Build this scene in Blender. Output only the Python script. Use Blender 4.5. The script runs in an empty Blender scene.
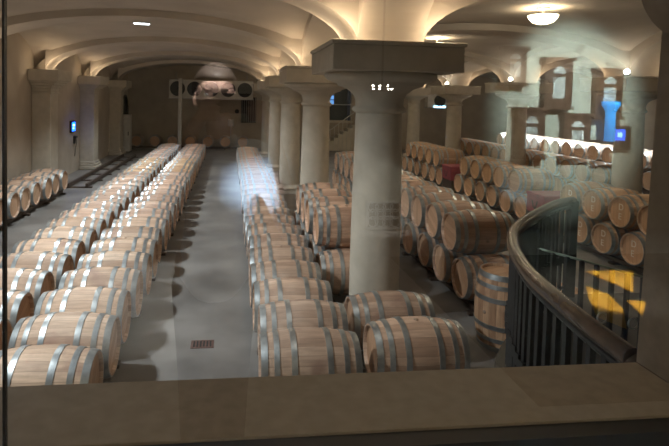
import bpy, math, random
from mathutils import Vector, Matrix
random.seed(7)
R = math.radians
COL = bpy.context.scene.collection
H = 3.05            # camera height above the cellar floor
GLASS_Y = .97       # plane of the viewing window
VF = 1.5            # floor level of the viewing gallery

# ------------------------------------------------------------------ materials
def new_mat(name):
    m = bpy.data.materials.new(name); m.use_nodes = True
    nt = m.node_tree; b = nt.nodes['Principled BSDF']
    return m, nt, b
def N(nt, t, **kw):
    n = nt.nodes.new(t)
    for k, v in kw.items(): setattr(n, k, v)
    return n
def math_node(nt, op, a, b=None):
    n = nt.nodes.new('ShaderNodeMath'); n.operation = op
    for i, v in enumerate((a, b)):
        if v is None: continue
        if hasattr(v, 'default_value') or hasattr(v, 'is_linked'): nt.links.new(v, n.inputs[i])
        else: n.inputs[i].default_value = v
    return n.outputs[0]
def mix_rgb(nt, fac, a, b, mode='MIX'):
    n = nt.nodes.new('ShaderNodeMix'); n.data_type = 'RGBA'; n.blend_type = mode
    for i, v in ((0, fac), (6, a), (7, b)):
        if isinstance(v, (int, float)): n.inputs[i].default_value = v
        elif isinstance(v, tuple): n.inputs[i].default_value = (*v, 1)
        else: nt.links.new(v, n.inputs[i])
    return n.outputs[2]
def noisy(name, c1, c2, scale=3.0, rough=0.7, metal=0.0, bump=0.0, detail=5.0, stretch=None, spec=0.5):
    m, nt, b = new_mat(name)
    tc = N(nt, 'ShaderNodeTexCoord'); src = tc.outputs['Object']
    if stretch:
        mp = N(nt, 'ShaderNodeMapping'); mp.inputs['Scale'].default_value = stretch
        nt.links.new(src, mp.inputs[0]); src = mp.outputs[0]
    n = N(nt, 'ShaderNodeTexNoise'); n.inputs['Scale'].default_value = scale; n.inputs['Detail'].default_value = detail
    nt.links.new(src, n.inputs['Vector'])
    r = N(nt, 'ShaderNodeValToRGB'); r.color_ramp.elements[0].position = .32; r.color_ramp.elements[1].position = .68
    r.color_ramp.elements[0].color = (*c1, 1); r.color_ramp.elements[1].color = (*c2, 1)
    nt.links.new(n.outputs[0], r.inputs[0]); nt.links.new(r.outputs[0], b.inputs['Base Color'])
    b.inputs['Roughness'].default_value = rough; b.inputs['Metallic'].default_value = metal
    b.inputs['Specular IOR Level'].default_value = spec
    if bump:
        bp = N(nt, 'ShaderNodeBump'); bp.inputs['Strength'].default_value = bump; bp.inputs['Distance'].default_value = .02
        nt.links.new(n.outputs[0], bp.inputs['Height']); nt.links.new(bp.outputs[0], b.inputs['Normal'])
    return m
def emit(name, c, s):
    m, nt, b = new_mat(name)
    b.inputs['Base Color'].default_value = (*c, 1); b.inputs['Emission Color'].default_value = (*c, 1)
    b.inputs['Emission Strength'].default_value = s
    return m

def stave_mat():
    m, nt, b = new_mat('oak_staves')
    tc = N(nt, 'ShaderNodeTexCoord'); sp = N(nt, 'ShaderNodeSeparateXYZ'); nt.links.new(tc.outputs['Object'], sp.inputs[0])
    oi = N(nt, 'ShaderNodeObjectInfo')
    ang = math_node(nt, 'ARCTAN2', sp.outputs[2], sp.outputs[1])
    u = math_node(nt, 'MULTIPLY_ADD', ang, 24 / (2 * math.pi)); u.node.inputs[2].default_value = 40.3
    fl = math_node(nt, 'FLOOR', u); fr = math_node(nt, 'FRACT', u)
    wn = N(nt, 'ShaderNodeTexWhiteNoise', noise_dimensions='2D')
    cb = N(nt, 'ShaderNodeCombineXYZ'); nt.links.new(fl, cb.inputs[0]); nt.links.new(oi.outputs['Random'], cb.inputs[1])
    nt.links.new(cb.outputs[0], wn.inputs['Vector'])
    base = mix_rgb(nt, wn.outputs['Value'], (.42, .285, .205), (.70, .525, .40))
    mp = N(nt, 'ShaderNodeMapping'); mp.inputs['Scale'].default_value = (2.5, 26, 26); nt.links.new(tc.outputs['Object'], mp.inputs[0])
    ad = N(nt, 'ShaderNodeVectorMath', operation='ADD'); nt.links.new(mp.outputs[0], ad.inputs[0])
    sc = N(nt, 'ShaderNodeVectorMath', operation='SCALE'); nt.links.new(cb.outputs[0], sc.inputs[0]); sc.inputs['Scale'].default_value = 7.3
    nt.links.new(sc.outputs[0], ad.inputs[1])
    ns = N(nt, 'ShaderNodeTexNoise'); ns.inputs['Scale'].default_value = 1.6; ns.inputs['Detail'].default_value = 4
    nt.links.new(ad.outputs[0], ns.inputs['Vector'])
    grain = N(nt, 'ShaderNodeMapRange'); grain.inputs[1].default_value = .3; grain.inputs[2].default_value = .7
    grain.inputs[3].default_value = .78; grain.inputs[4].default_value = 1.12; nt.links.new(ns.outputs[0], grain.inputs[0])
    c = mix_rgb(nt, 1.0, base, grain.outputs[0], 'MULTIPLY')
    # joint lines between staves
    d = math_node(nt, 'ABSOLUTE', math_node(nt, 'SUBTRACT', fr, .5))
    ln = math_node(nt, 'GREATER_THAN', d, .475)
    c = mix_rgb(nt, math_node(nt, 'MULTIPLY', ln, .45), c, (.09, .05, .03))
    # broad wine and handling stains
    n2 = N(nt, 'ShaderNodeTexNoise'); n2.inputs['Scale'].default_value = 3.2; n2.inputs['Detail'].default_value = 3
    a2 = N(nt, 'ShaderNodeVectorMath', operation='ADD'); nt.links.new(tc.outputs['Object'], a2.inputs[0])
    s2 = N(nt, 'ShaderNodeVectorMath', operation='SCALE'); cb2 = N(nt, 'ShaderNodeCombineXYZ')
    nt.links.new(oi.outputs['Random'], cb2.inputs[0]); nt.links.new(cb2.outputs[0], s2.inputs[0]); s2.inputs['Scale'].default_value = 91
    nt.links.new(s2.outputs[0], a2.inputs[1]); nt.links.new(a2.outputs[0], n2.inputs['Vector'])
    st = N(nt, 'ShaderNodeMapRange'); st.inputs[1].default_value = .55; st.inputs[2].default_value = .75; st.inputs[4].default_value = .7
    nt.links.new(n2.outputs[0], st.inputs[0])
    c = mix_rgb(nt, st.outputs[0], c, (.27, .15, .12))
    c = mix_rgb(nt, 1.0, c, oi.outputs['Color'], 'MULTIPLY')
    nt.links.new(c, b.inputs['Base Color']); b.inputs['Roughness'].default_value = .62
    bp = N(nt, 'ShaderNodeBump'); bp.inputs['Strength'].default_value = .35; bp.inputs['Distance'].default_value = .004
    nt.links.new(math_node(nt, 'SUBTRACT', 1.0, ln), bp.inputs['Height']); nt.links.new(bp.outputs[0], b.inputs['Normal'])
    return m
def head_mat():
    m, nt, b = new_mat('oak_head')
    tc = N(nt, 'ShaderNodeTexCoord'); sp = N(nt, 'ShaderNodeSeparateXYZ'); nt.links.new(tc.outputs['Object'], sp.inputs[0])
    oi = N(nt, 'ShaderNodeObjectInfo')
    u = math_node(nt, 'MULTIPLY', sp.outputs[1], 11.0); fl = math_node(nt, 'FLOOR', u); fr = math_node(nt, 'FRACT', u)
    cb = N(nt, 'ShaderNodeCombineXYZ'); nt.links.new(fl, cb.inputs[0]); nt.links.new(oi.outputs['Random'], cb.inputs[1])
    wn = N(nt, 'ShaderNodeTexWhiteNoise', noise_dimensions='2D'); nt.links.new(cb.outputs[0], wn.inputs['Vector'])
    c = mix_rgb(nt, wn.outputs['Value'], (.46, .30, .19), (.60, .41, .28))
    d = math_node(nt, 'ABSOLUTE', math_node(nt, 'SUBTRACT', fr, .5)); ln = math_node(nt, 'GREATER_THAN', d, .47)
    c = mix_rgb(nt, math_node(nt, 'MULTIPLY', ln, .5), c, (.12, .07, .04))
    c = mix_rgb(nt, 1.0, c, oi.outputs['Color'], 'MULTIPLY')
    nt.links.new(c, b.inputs['Base Color']); b.inputs['Roughness'].default_value = .6
    return m
def glass_mat():
    m = bpy.data.materials.new('window_glass'); m.use_nodes = True; nt = m.node_tree; nt.nodes.clear()
    o = N(nt, 'ShaderNodeOutputMaterial'); mx = N(nt, 'ShaderNodeMixShader'); t = N(nt, 'ShaderNodeBsdfTransparent'); g = N(nt, 'ShaderNodeBsdfGlossy')
    t.inputs[0].default_value = (.97, .985, .97, 1); g.inputs['Roughness'].default_value = 0.0; g.inputs[0].default_value = (1, 1, 1, 1)
    lw = N(nt, 'ShaderNodeLayerWeight'); lw.inputs[0].default_value = .5
    p5 = math_node(nt, 'POWER', lw.outputs['Facing'], 5.0)
    fr = math_node(nt, 'MULTIPLY_ADD', p5, .86); fr.node.inputs[2].default_value = .13
    ge = N(nt, 'ShaderNodeNewGeometry')   # the two faces of the pane count as one mirror
    fr = math_node(nt, 'MULTIPLY', fr, math_node(nt, 'SUBTRACT', 1.0, ge.outputs['Backfacing']))
    nt.links.new(fr, mx.inputs[0]); nt.links.new(t.outputs[0], mx.inputs[1]); nt.links.new(g.outputs[0], mx.inputs[2])
    nt.links.new(mx.outputs[0], o.inputs[0])
    return m

M = {
 'stave': stave_mat(), 'head': head_mat(), 'glass': glass_mat(),
 'hoop': noisy('galvanised_hoop', (.30, .32, .325), (.44, .46, .46), 14, .42, .85),
 'bung': noisy('bung_wood', (.30, .20, .14), (.42, .29, .2), 20, .7),
 'floor': noisy('cellar_concrete', (.125, .115, .107), (.25, .235, .22), 1.0, .42, bump=.05, detail=8),
 'plaster': noisy('tan_plaster', (.36, .30, .235), (.45, .38, .30), 1.4, .85, bump=.08),
 'vault': noisy('vault_plaster', (.41, .355, .30), (.52, .455, .385), 1.1, .85, bump=.05),
 'stone': noisy('cast_stone', (.43, .38, .305), (.51, .455, .37), 5, .75, bump=.05),
 'darkwood': noisy('dark_rack_wood', (.035, .022, .016), (.075, .045, .03), 6, .6, stretch=(1, 8, 8)),
 'rail': noisy('polished_brown_handrail', (.045, .024, .014), (.085, .048, .028), 5, .2, stretch=(3, 3, 3)),
 'iron': noisy('black_iron', (.012, .012, .013), (.025, .025, .027), 20, .45, .5),
 'grey': noisy('grey_steel', (.35, .35, .35), (.45, .45, .45), 9, .4, .7),
 'white': noisy('white_enamel', (.48, .46, .42), (.58, .56, .52), 6, .5),
 'black': noisy('matt_black', (.008, .008, .008), (.018, .017, .016), 6, .6),
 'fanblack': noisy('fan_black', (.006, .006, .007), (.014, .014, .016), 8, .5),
 'red': noisy('burgundy_cover', (.21, .035, .05), (.30, .055, .075), 7, .6, bump=.1),
 'sill': noisy('window_sill_plaster', (.25, .185, .125), (.31, .235, .165), 30, .7, bump=.05),
 'wainscot': noisy('black_wainscot', (.012, .011, .010), (.02, .018, .016), 5, .5),
 'bulbglass': emit('warm_bowl_glass', (1.0, .82, .52), 9.0),
 'coolslot': emit('cool_slot_lamp', (.85, .93, 1.0), 14.0),
 'spotface': emit('white_flood_face', (1.0, .96, .86), 40.0),
 'screen': emit('blue_screen', (.01, .13, 1.0), 5.0),
 'screen_text': emit('pale_blue_screen_text', (.35, .7, 1.0), 6.0),
 'bluewin': emit('blue_lit_window', (.12, .32, .75), 1.2),
 'bulb': emit('chandelier_bulb', (1.0, .93, .78), 60.0),
 'backwall': noisy('gallery_plaster', (.56, .60, .52), (.68, .71, .62), 1.2, .85, bump=.06),
 'gfloor': noisy('gallery_floor', (.42, .42, .41), (.52, .52, .5), 2, .6),
 'plaque': noisy('dark_plaque_wood', (.07, .035, .02), (.12, .065, .04), 5, .5, stretch=(1, 1, 6)),
 'paper': noisy('plaque_paper', (.62, .66, .66), (.74, .77, .76), 12, .8),
 'yellow': noisy('yellow_light_patch', (.95, .50, .035), (.98, .56, .05), 3, .8),
 'bluepaint': noisy('blue_panel', (.02, .16, .75), (.03, .2, .85), 3, .6),
 'skin': noisy('skin', (.52, .33, .25), (.60, .40, .31), 15, .55),
 'hair': noisy('brown_hair', (.035, .026, .02), (.15, .12, .10), 60, .5, stretch=(3, 1, 1)),
 'shirt': noisy('pale_blue_shirt', (.58, .70, .82), (.68, .79, .90), 6, .9, spec=.05),
 'trousers': noisy('dark_trousers', (.015, .016, .02), (.03, .03, .036), 20, .85),
 'lens': noisy('lens_glass', (.01, .01, .02), (.02, .02, .03), 5, .1),
 'stencil': noisy('pale_stencil_paint', (.72, .66, .55), (.8, .74, .63), 9, .8),
 'cond': noisy('pale_ledge_stone', (.52, .46, .36), (.62, .56, .45), 3, .8),
}

# ------------------------------------------------------------------ mesh helpers
class MB:
    def __init__(s): s.v = []; s.f = []; s.sm = []
    def add(s, vs, fs, smooth=False):
        o = len(s.v); s.v += [tuple(p) for p in vs]
        for f in fs: s.f.append(tuple(i + o for i in f)); s.sm.append(smooth)
        return s
    def box(s, lo, hi, rz=0, piv=None):
        (x0, y0, z0), (x1, y1, z1) = lo, hi
        vs = [Vector(p) for p in ((x0,y0,z0),(x1,y0,z0),(x1,y1,z0),(x0,y1,z0),(x0,y0,z1),(x1,y0,z1),(x1,y1,z1),(x0,y1,z1))]
        if rz:
            p = Vector(piv or ((x0+x1)/2, (y0+y1)/2, 0)); m = Matrix.Rotation(rz, 3, 'Z')
            vs = [m @ (q - p) + p for q in vs]
        return s.add(vs, [(0,3,2,1),(4,5,6,7),(0,1,5,4),(1,2,6,5),(2,3,7,6),(3,0,4,7)])
    def lathe(s, prof, axis='Z', c=(0,0,0), n=32, smooth=True, closed=False, cap=False):
        # prof: list of (r, t) with t along the axis
        vs = []; fs = []
        def P(r, t, a):
            ca, sa = r*math.cos(a), r*math.sin(a)
            p = {'Z': (ca, sa, t), 'X': (t, ca, sa), 'Y': (sa, t, ca)}[axis]
            return (p[0]+c[0], p[1]+c[1], p[2]+c[2])
        for r, t in prof: vs += [P(r, t, 2*math.pi*k/n) for k in range(n)]
        m = len(prof)
        for i in range(m if closed else m-1):
            j = (i+1) % m
            for k in range(n):
                l = (k+1) % n; fs.append((i*n+k, i*n+l, j*n+l, j*n+k))
        s.add(vs, fs, smooth)
        if cap:
            o = len(s.v) - m*n
            s.f.append(tuple(o + k for k in range(n))[::-1]); s.sm.append(False)
            s.f.append(tuple(o + (m-1)*n + k for k in range(n))); s.sm.append(False)
        return s
    def tube(s, pts, r, n=10, rr=None):
        pts = [Vector(p) for p in pts]; vs = []; fs = []
        for i, p in enumerate(pts):
            t = (pts[min(i+1, len(pts)-1)] - pts[max(i-1, 0)]).normalized()
            up = Vector((0,0,1)) if abs(t.z) < .9 else Vector((1,0,0))
            a = t.cross(up).normalized(); b = a.cross(t).normalized()
            q = rr[i] if rr else r
            for k in range(n):
                g = 2*math.pi*k/n; vs.append(p + a*math.cos(g)*q + b*math.sin(g)*q)
        for i in range(len(pts)-1):
            for k in range(n):
                l = (k+1) % n; fs.append((i*n+k, i*n+l, (i+1)*n+l, (i+1)*n+k))
        fs.append(tuple(range(n))[::-1]); fs.append(tuple((len(pts)-1)*n+k for k in range(n)))
        return s.add(vs, fs, True)
    def prism(s, poly, z0, z1):
        n = len(poly)
        vs = [(x, y, z0) for x, y in poly] + [(x, y, z1) for x, y in poly]
        fs = [tuple(range(n))[::-1], tuple(range(n, 2*n))] + [(i, (i+1) % n, n+(i+1) % n, n+i) for i in range(n)]
        return s.add(vs, fs)
    def ball(s, c, r, n=16, m=10):
        rx, ry, rz = (r, r, r) if isinstance(r, (int, float)) else r
        vs = []; fs = []
        for i in range(1, m):
            t = math.pi*i/m
            for k in range(n):
                g = 2*math.pi*k/n; vs.append((c[0]+rx*math.sin(t)*math.cos(g), c[1]+ry*math.sin(t)*math.sin(g), c[2]+rz*math.cos(t)))
        vs += [(c[0], c[1], c[2]+rz), (c[0], c[1], c[2]-rz)]
        for i in range(m-2):
            for k in range(n):
                l = (k+1) % n; fs.append((i*n+k, (i+1)*n+k, (i+1)*n+l, i*n+l))
        T, B = (m-1)*n, (m-1)*n+1
        for k in range(n):
            l = (k+1) % n; fs.append((T, k, l)); fs.append((B, (m-2)*n+l, (m-2)*n+k))
        return s.add(vs, fs, True)
    def torus(s, c, R0, r, axis='Y', n=20, m=8):
        prof = [(R0 + r*math.cos(2*math.pi*k/m), r*math.sin(2*math.pi*k/m)) for k in range(m)]
        return s.lathe(prof, axis, c, n, True, True)
    def mesh(s, name, mat):
        me = bpy.data.meshes.new(name); me.from_pydata(s.v, [], s.f); me.materials.append(mat)
        me.polygons.foreach_set('use_smooth', s.sm); me.update()
        return me
    def build(s, name, mat, parent=None, loc=None, bevel=0):
        o = bpy.data.objects.new(name, s.mesh(name, mat)); COL.objects.link(o)
        if loc: o.location = loc
        if parent: o.parent = parent
        if bevel:
            b = o.modifiers.new('bevel', 'BEVEL'); b.width = bevel; b.segments = 2; b.limit_method = 'ANGLE'
        return o
def tag(o, label=None, cat=None, group=None, kind=None):
    if label: o['label'] = label
    if cat: o['category'] = cat
    if group: o['group'] = group
    if kind: o['kind'] = kind
    return o
def empty(name, loc, label=None, cat=None, group=None, kind=None, rz=0):
    o = bpy.data.objects.new(name, None); COL.objects.link(o); o.location = loc; o.rotation_euler.z = rz
    o.empty_display_size = .1
    return tag(o, label, cat, group, kind)
def struct(o, label=None, cat=None): return tag(o, label, cat, None, 'structure')
def copy_tree(o, parent=None):
    c = o.copy(); COL.objects.link(c)
    if parent: c.parent = parent
    for ch in list(o.children): copy_tree(ch, c)
    return c
def light(name, typ, loc, energy, color=(1,1,1), size=.05, target=None, angle=None, blend=.5):
    d = bpy.data.lights.new(name, typ); d.energy = energy; d.color = color
    if typ == 'AREA': d.size = size
    else: d.shadow_soft_size = size
    if typ == 'SPOT': d.spot_size = R(angle); d.spot_blend = blend
    o = bpy.data.objects.new(name, d); COL.objects.link(o); o.location = loc
    if target is not None: o.rotation_euler = (Vector(target) - Vector(loc)).to_track_quat('-Z', 'Y').to_euler()
    return o

ORD = ['first','second','third','fourth','fifth','sixth','seventh','eighth','ninth','tenth','eleventh','twelfth','thirteenth',
       'fourteenth','fifteenth','sixteenth','seventeenth','eighteenth','nineteenth','twentieth','twenty-first','twenty-second',
       'twenty-third','twenty-fourth','twenty-fifth','twenty-sixth','twenty-seventh','twenty-eighth','twenty-ninth','thirtieth']

# ------------------------------------------------------------------ the cellar shell
XL, XC1, XC2, XR = -6.0, 1.97, 9.85, 17.7
YG = [1.65, 6.75, 11.85, 16.95, 22.05, 27.15, 32.25]
YF = 31.4; ZS = 3.75; RISE = 1.12

f = MB(); f.box((XL-.3, 1.0, -.2), (XR+.3, YF+.3, 0)); struct(f.build('floor', M['floor']), 'grey polished concrete cellar floor')
w = MB(); w.box((XL-.3, 1.25, 0), (XL, YF+.3, 5.2)); struct(w.build('wall_left', M['plaster']), 'tan plaster wall on the left side of the cellar')
w = MB(); w.box((XR, 1.25, 0), (XR+.3, YF+.3, 5.2)); struct(w.build('wall_right', M['plaster']), 'plaster wall far off on the right side')
w = MB()
w.box((XL, YF, 0), (5.0, YF+.3, 5.2)); w.box((7.4, YF, 0), (XR, YF+.3, 5.2)); w.box((5.0, YF, 0), (7.4, YF+.3, 1.75)); w.box((5.0, YF, 3.75), (7.4, YF+.3, 5.2))
w.box((5.0, YF+1.2, 1.6), (7.4, YF+1.5, 3.9))
struct(w.build('wall_far', M['plaster']), 'plaster wall closing the far end of the cellar')

def ell(u, a, r=RISE): return ZS + r*math.sqrt(max(0.0, 1 - (u/a)**2))
def vault(x0, x1, y0, y1, mb, n=44):
    a, b = (x1-x0)/2, (y1-y0)/2; xc, yc = (x0+x1)/2, (y0+y1)/2; y1c = min(y1, YF+.05)
    xs = [xc - a*math.cos(math.pi*i/n) for i in range(n+1)]; ys = [yc - b*math.cos(math.pi*i/n) for i in range(n+1)]
    ys = [y for y in ys if y <= y1c]
    vs = [(x, y, max(ell(x-xc, a), ell(y-yc, b))) for y in ys for x in xs]
    m = n+1
    fs = [(j*m+i, (j+1)*m+i, (j+1)*m+i+1, j*m+i+1) for j in range(len(ys)-1) for i in range(n)]
    mb.add(vs, fs, True)
v = MB()
for xa, xb in ((XL, XC1), (XC1, XC2), (XC2, XR)):
    for k in range(6): vault(xa, xb, YG[k], YG[k+1], v)
v.box((XL-.3, 1.0, 5.05), (XR+.3, YF+.3, 5.3))
struct(v.build('ceiling', M['vault']), 'groin vaulted plaster ceiling of the cellar')
def arch(mb, axis, at, p0, p1, wd=.84, drop=.15):
    c, a = (p0+p1)/2, (p1-p0)/2; n = 40; vs = []; fs = []
    ai = a - .42
    for i in range(n+1):
        t = -math.cos(math.pi*i/n); z = ZS + (RISE-drop)*math.sqrt(max(0, 1-t*t)); p = c + ai*t
        zt = max(z + .12, min(ell(p-c, a) + .1, 5.1))
        for q, zz in ((at-wd/2, z), (at+wd/2, z), (at+wd/2, zt), (at-wd/2, zt)):
            vs.append((p, q, zz) if axis == 'X' else (q, p, zz))
    for i in range(n):
        for k in range(4):
            l = (k+1) % 4; fs.append((i*4+k, i*4+l, (i+1)*4+l, (i+1)*4+k))
    mb.add(vs, fs, False)
nt_ = 0
for k in range(1, 6):
    for xa, xb in ((XL, XC1), (XC1, XC2), (XC2, XR)):
        b = MB(); arch(b, 'X', YG[k], xa, xb); nt_ += 1
        struct(b.build('trim_%d' % nt_, M['vault']))
for k in range(0, 5):
    for xx in (XC1, XC2):
        b = MB(); arch(b, 'Y', xx, YG[k], YG[k+1]); nt_ += 1
        struct(b.build('trim_%d' % nt_, M['vault']))

# columns
def make_column():
    r = empty('column', (0,0,0))
    b = MB(); b.lathe([(.33, .22), (.332, .9), (.325, 1.8), (.305, 2.95)], n=48); b.build('shaft', M['stone'], r)
    b = MB(); b.box((-.5,-.5,0), (.5,.5,.1)); b.lathe([(.46,.1),(.5,.13),(.5,.17),(.46,.2),(.38,.21),(.36,.24),(.332,.25)], n=48); b.build('base', M['stone'], r)
    b = MB()
    b.lathe([(.305,2.88),(.345,2.9),(.36,2.93),(.345,2.96),(.315,2.98),(.32,3.06),(.35,3.13),(.44,3.2),(.54,3.235),(.56,3.24),(.57,3.27),(.65,3.29),(.71,3.32),(.74,3.36),(.73,3.4),(.66,3.41)], n=56)
    cp = b.build('capital', M['stone'], r)
    b = MB(); b.box((-.80,-.80,3.4), (.80,.80,3.7)); b.box((-.82,-.82,3.7), (.82,.82,3.75)); b.build('abacus', M['stone'], cp, bevel=.012)
    return r
colp = None
wherec = {XC1: 'in the row right of the aisle', XC2: 'in the row across the right hall'}
nth = ['nearest', 'second nearest', 'third nearest', 'fourth nearest', 'farthest']
for xx in (XC1, XC2):
    for k in range(1, 6):
        if colp is None: c = colp = make_column()
        else: c = copy_tree(colp)
        c.location = (xx + (.15 if xx > 5 and k == 1 else 0), YG[k], 0)
        tag(c, 'tan round stone column with square top block, %s %s' % (nth[k-1], wherec[xx]), 'column', 'round stone columns')
pilp = None
for k in range(3, 6):
    if pilp is None:
        r = pilp = empty('pilaster', (0,0,0))
        b = MB(); b.box((-.5,-.36,.3), (.04,.36,3.1)); b.build('shaft', M['stone'], r, bevel=.01)
        b = MB(); b.box((-.5,-.5,0), (.16,.5,.14)); b.box((-.5,-.45,.14), (.12,.45,.24)); b.box((-.5,-.4,.24), (.08,.4,.32)); b.build('base', M['stone'], r, bevel=.03)
        b = MB(); b.box((-.5,-.4,3.02), (.08,.4,3.08)); b.box((-.5,-.42,3.2), (.1,.42,3.28)); b.box((-.5,-.52,3.28), (.2,.52,3.36)); b.box((-.5,-.6,3.36), (.28,.6,3.42)); b.box((-.5,-.38,3.08), (.06,.38,3.2))
        b.build('capital', M['stone'], r, bevel=.02)
        b = MB(); b.box((-.5,-.7,3.42), (.38,.7,3.75)); b.build('abacus', M['stone'], r, bevel=.012)
    else: r = copy_tree(pilp)
    r.location = (XL+.51, YG[k], 0)
    tag(r, 'tan pilaster on the left wall, ' + {3: 'nearest in view above the short barrel row', 4: 'middle one just past the blue screen', 5: 'last one by the far corner'}[k], 'pilaster', 'pilasters along the left wall')

# ------------------------------------------------------------------ barrels
BL = .475; RB, RHd = .345, .285
def rprof(x): return RHd + (RB-RHd)*(1 - (abs(x)/BL)**2.0)
def make_barrel(name='wine_barrel'):
    r = empty(name, (0,0,0))
    c = (0,0,.35)
    xs = [-BL + 2*BL*i/16 for i in range(17)]
    prof = [(rprof(x)-.004, x) for x in xs]
    inner = [(rprof(BL)-.022, BL), (rprof(BL)-.03, BL-.045)]
    innl = [(rprof(BL)-.03, -BL+.045), (rprof(BL)-.022, -BL)]
    b = MB(); b.lathe(innl + prof + inner, 'X', n=40); o = b.build('staves', M['stave'], r, c)
    for sx in (-1, 1):
        b = MB(); x = sx*(BL-.035); n = 36; q = RHd-.02
        b.lathe([(q, x), (q*.5, x), (0.001, x)], 'X', n=n, smooth=False)
        b.lathe([(q, x-sx*.02), (q, x)], 'X', n=n)
        b.build('head', M['head'], r, c)
    for x0, wd in ((-.443,.064),(-.328,.052),(-.168,.056),(.168,.056),(.328,.052),(.443,.064)):
        b = MB(); a0, a1 = x0-wd/2, x0+wd/2
        r0_, r1_ = rprof(a0)+.0035, rprof(a1)+.0035
        b.lathe([(r0_, a0), (rprof(x0)+.0038, x0), (r1_, a1)], 'X', n=44)
        b.lathe([(r0_-.01, a0), (r0_, a0)], 'X', n=44); b.lathe([(r1_, a1), (r1_-.01, a1)], 'X', n=44)
        b.build('hoop', M['hoop'], r, c)
    b = MB(); b.lathe([(.001, .348), (.022, .347), (.025, .342), (.025, .33)], 'Z', n=16); b.build('bung', M['bung'], r, c)
    return r
PB = make_barrel(); used = [False]
BAR = {}
def barrel(x, y, z, label, group, tint=(1,1,1), rx=None, rz=0.0, upright=False):
    if not used[0]: b = PB; used[0] = True
    else: b = copy_tree(PB)
    if rx is None: rx = random.choice([0, 1.7, 2.0, 2.4, 2.8, 3.3]) + random.uniform(-.2, .2)
    b.location = (x, y, z); b.rotation_euler = (0, 0, rz)
    for ch in b.children:
        ch.rotation_euler = (0, -math.pi/2, rx) if upright else (rx, 0, 0)
        if upright: ch.location = (0, 0, BL)
        n = ch.name.split('.')[0]
        if n in ('staves', 'head'): ch.color = (*tint, 1)
    tag(b, label, 'barrel', group)
    return b
def jt(base=(1,1,1), a=.08):
    k = 1 + random.uniform(-a, a); h = random.uniform(-.03, .03)
    return (base[0]*k*(1+h), base[1]*k, base[2]*k*(1-h))
ZR = .1
def jx(): return random.uniform(-.025, .025)
def jz(): return random.uniform(-.012, .012)
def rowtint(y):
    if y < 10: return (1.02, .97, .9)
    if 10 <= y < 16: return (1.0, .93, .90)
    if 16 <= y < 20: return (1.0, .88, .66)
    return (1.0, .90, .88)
# rows A and B left of the aisle
for i in range(29):
    y = 4.72 + .728*i
    barrel(-1.62+jx(), y, ZR, '%s barrel from the window in the row lining the left edge of the aisle' % ORD[i], 'barrels in the row lining the left edge of the aisle', jt(rowtint(y)), rz=jz())
for i in range(29):
    y = 4.72 + .728*i
    barrel(-2.76+jx(), y, ZR, '%s barrel from the window in the outer row, second to the left of the aisle' % ORD[i], 'barrels in the outer row left of the aisle', jt(rowtint(y)), rz=jz())
# row L against the left wall
for i in range(8):
    barrel(-5.33+jx(), 16.05-.728*(7-i), .12, '%s barrel, counted from the window, of the short row against the left wall' % ORD[i], 'barrels in the short row against the left wall', jt((.95,.88,.82)), rz=jz())
# row C right of the aisle
for i in range(27):
    barrel(.81+jx(), 4.92+.728*i, ZR, '%s barrel from the window in the row lining the right edge of the aisle' % ORD[i], 'barrels in the row lining the right edge of the aisle', jt((.88,.80,.74)), rz=jz())
# row D, on the line of the big column
barrel(1.95, 5.12, ZR, 'front barrel of the pair standing before the nearest round column', 'two barrels before the nearest column', jt((.82,.73,.67)))
barrel(1.9, 5.86, ZR, 'rear barrel of the pair, touching the foot of the nearest round column', 'two barrels before the nearest column', jt((.82,.73,.67)))
for i in range(5):
    barrel(1.82+jx(), 7.62+.72*i, ZR, '%s lower barrel from the window in the stack between the first two round columns' % ORD[i], 'lower barrels of the stack between the first two columns', jt((.84,.75,.69)), rz=jz())
for i in range(4):
    barrel(1.82+jx(), 7.98+.72*i, ZR+.6, '%s upper barrel from the window in the stack between the first two round columns' % ORD[i], 'upper barrels of the stack between the first two columns', jt((.95,.82,.74)), rz=jz())
# row E, two tiers
for i in range(14):
    barrel(3.88+jx(), 7.25+.73*i, ZR, '%s lower barrel from the window in the two-high stack just right of the nearest column' % ORD[i], 'lower barrels of the stack right of the nearest column', jt((.86,.77,.70)), rz=jz())
for i in range(13):
    barrel(3.87+jx(), 7.615+.73*i, ZR+.6, '%s upper barrel from the window in the two-high stack just right of the nearest column' % ORD[i], 'upper barrels of the stack right of the nearest column', jt((.92,.82,.75)), rz=jz())
# row G/F, two tiers, running along the right hall
GX = 7.76
def run(ks, y0, z, txt, grp, tint):
    for n_, k in enumerate(ks): barrel(GX+jx(), y0+.73*k, z, txt % ORD[n_], grp, jt(tint))
run([0,1,2,3,4], 7.85, ZR, '%s lower barrel from the window in the long stack, before the nearer red cover', 'lower barrels of the long stack with red covers', (.95,.84,.72))
run([6,7,8,9,10,11], 7.85, ZR, '%s lower barrel from the window in the long stack, between the two red covers', 'lower barrels of the long stack with red covers', (.95,.84,.72))
run([13,14,15,16,17,18], 7.85, ZR, '%s lower barrel from the window in the long stack, beyond the farther red cover', 'lower barrels of the long stack with red covers', (.95,.84,.72))
run([0,1,2,3], 8.215, ZR+.6, '%s upper barrel from the window in the long stack, before the nearer red cover', 'upper barrels of the long stack with red covers', (.97,.86,.72))
run([6,7,8,9,10], 8.215, ZR+.6, '%s upper barrel from the window in the long stack, between the two red covers', 'upper barrels of the long stack with red covers', (.97,.86,.72))
run([13,14,15,16,17], 8.215, ZR+.6, '%s upper barrel from the window in the long stack, beyond the farther red cover', 'upper barrels of the long stack with red covers', (.97,.86,.72))
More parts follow.
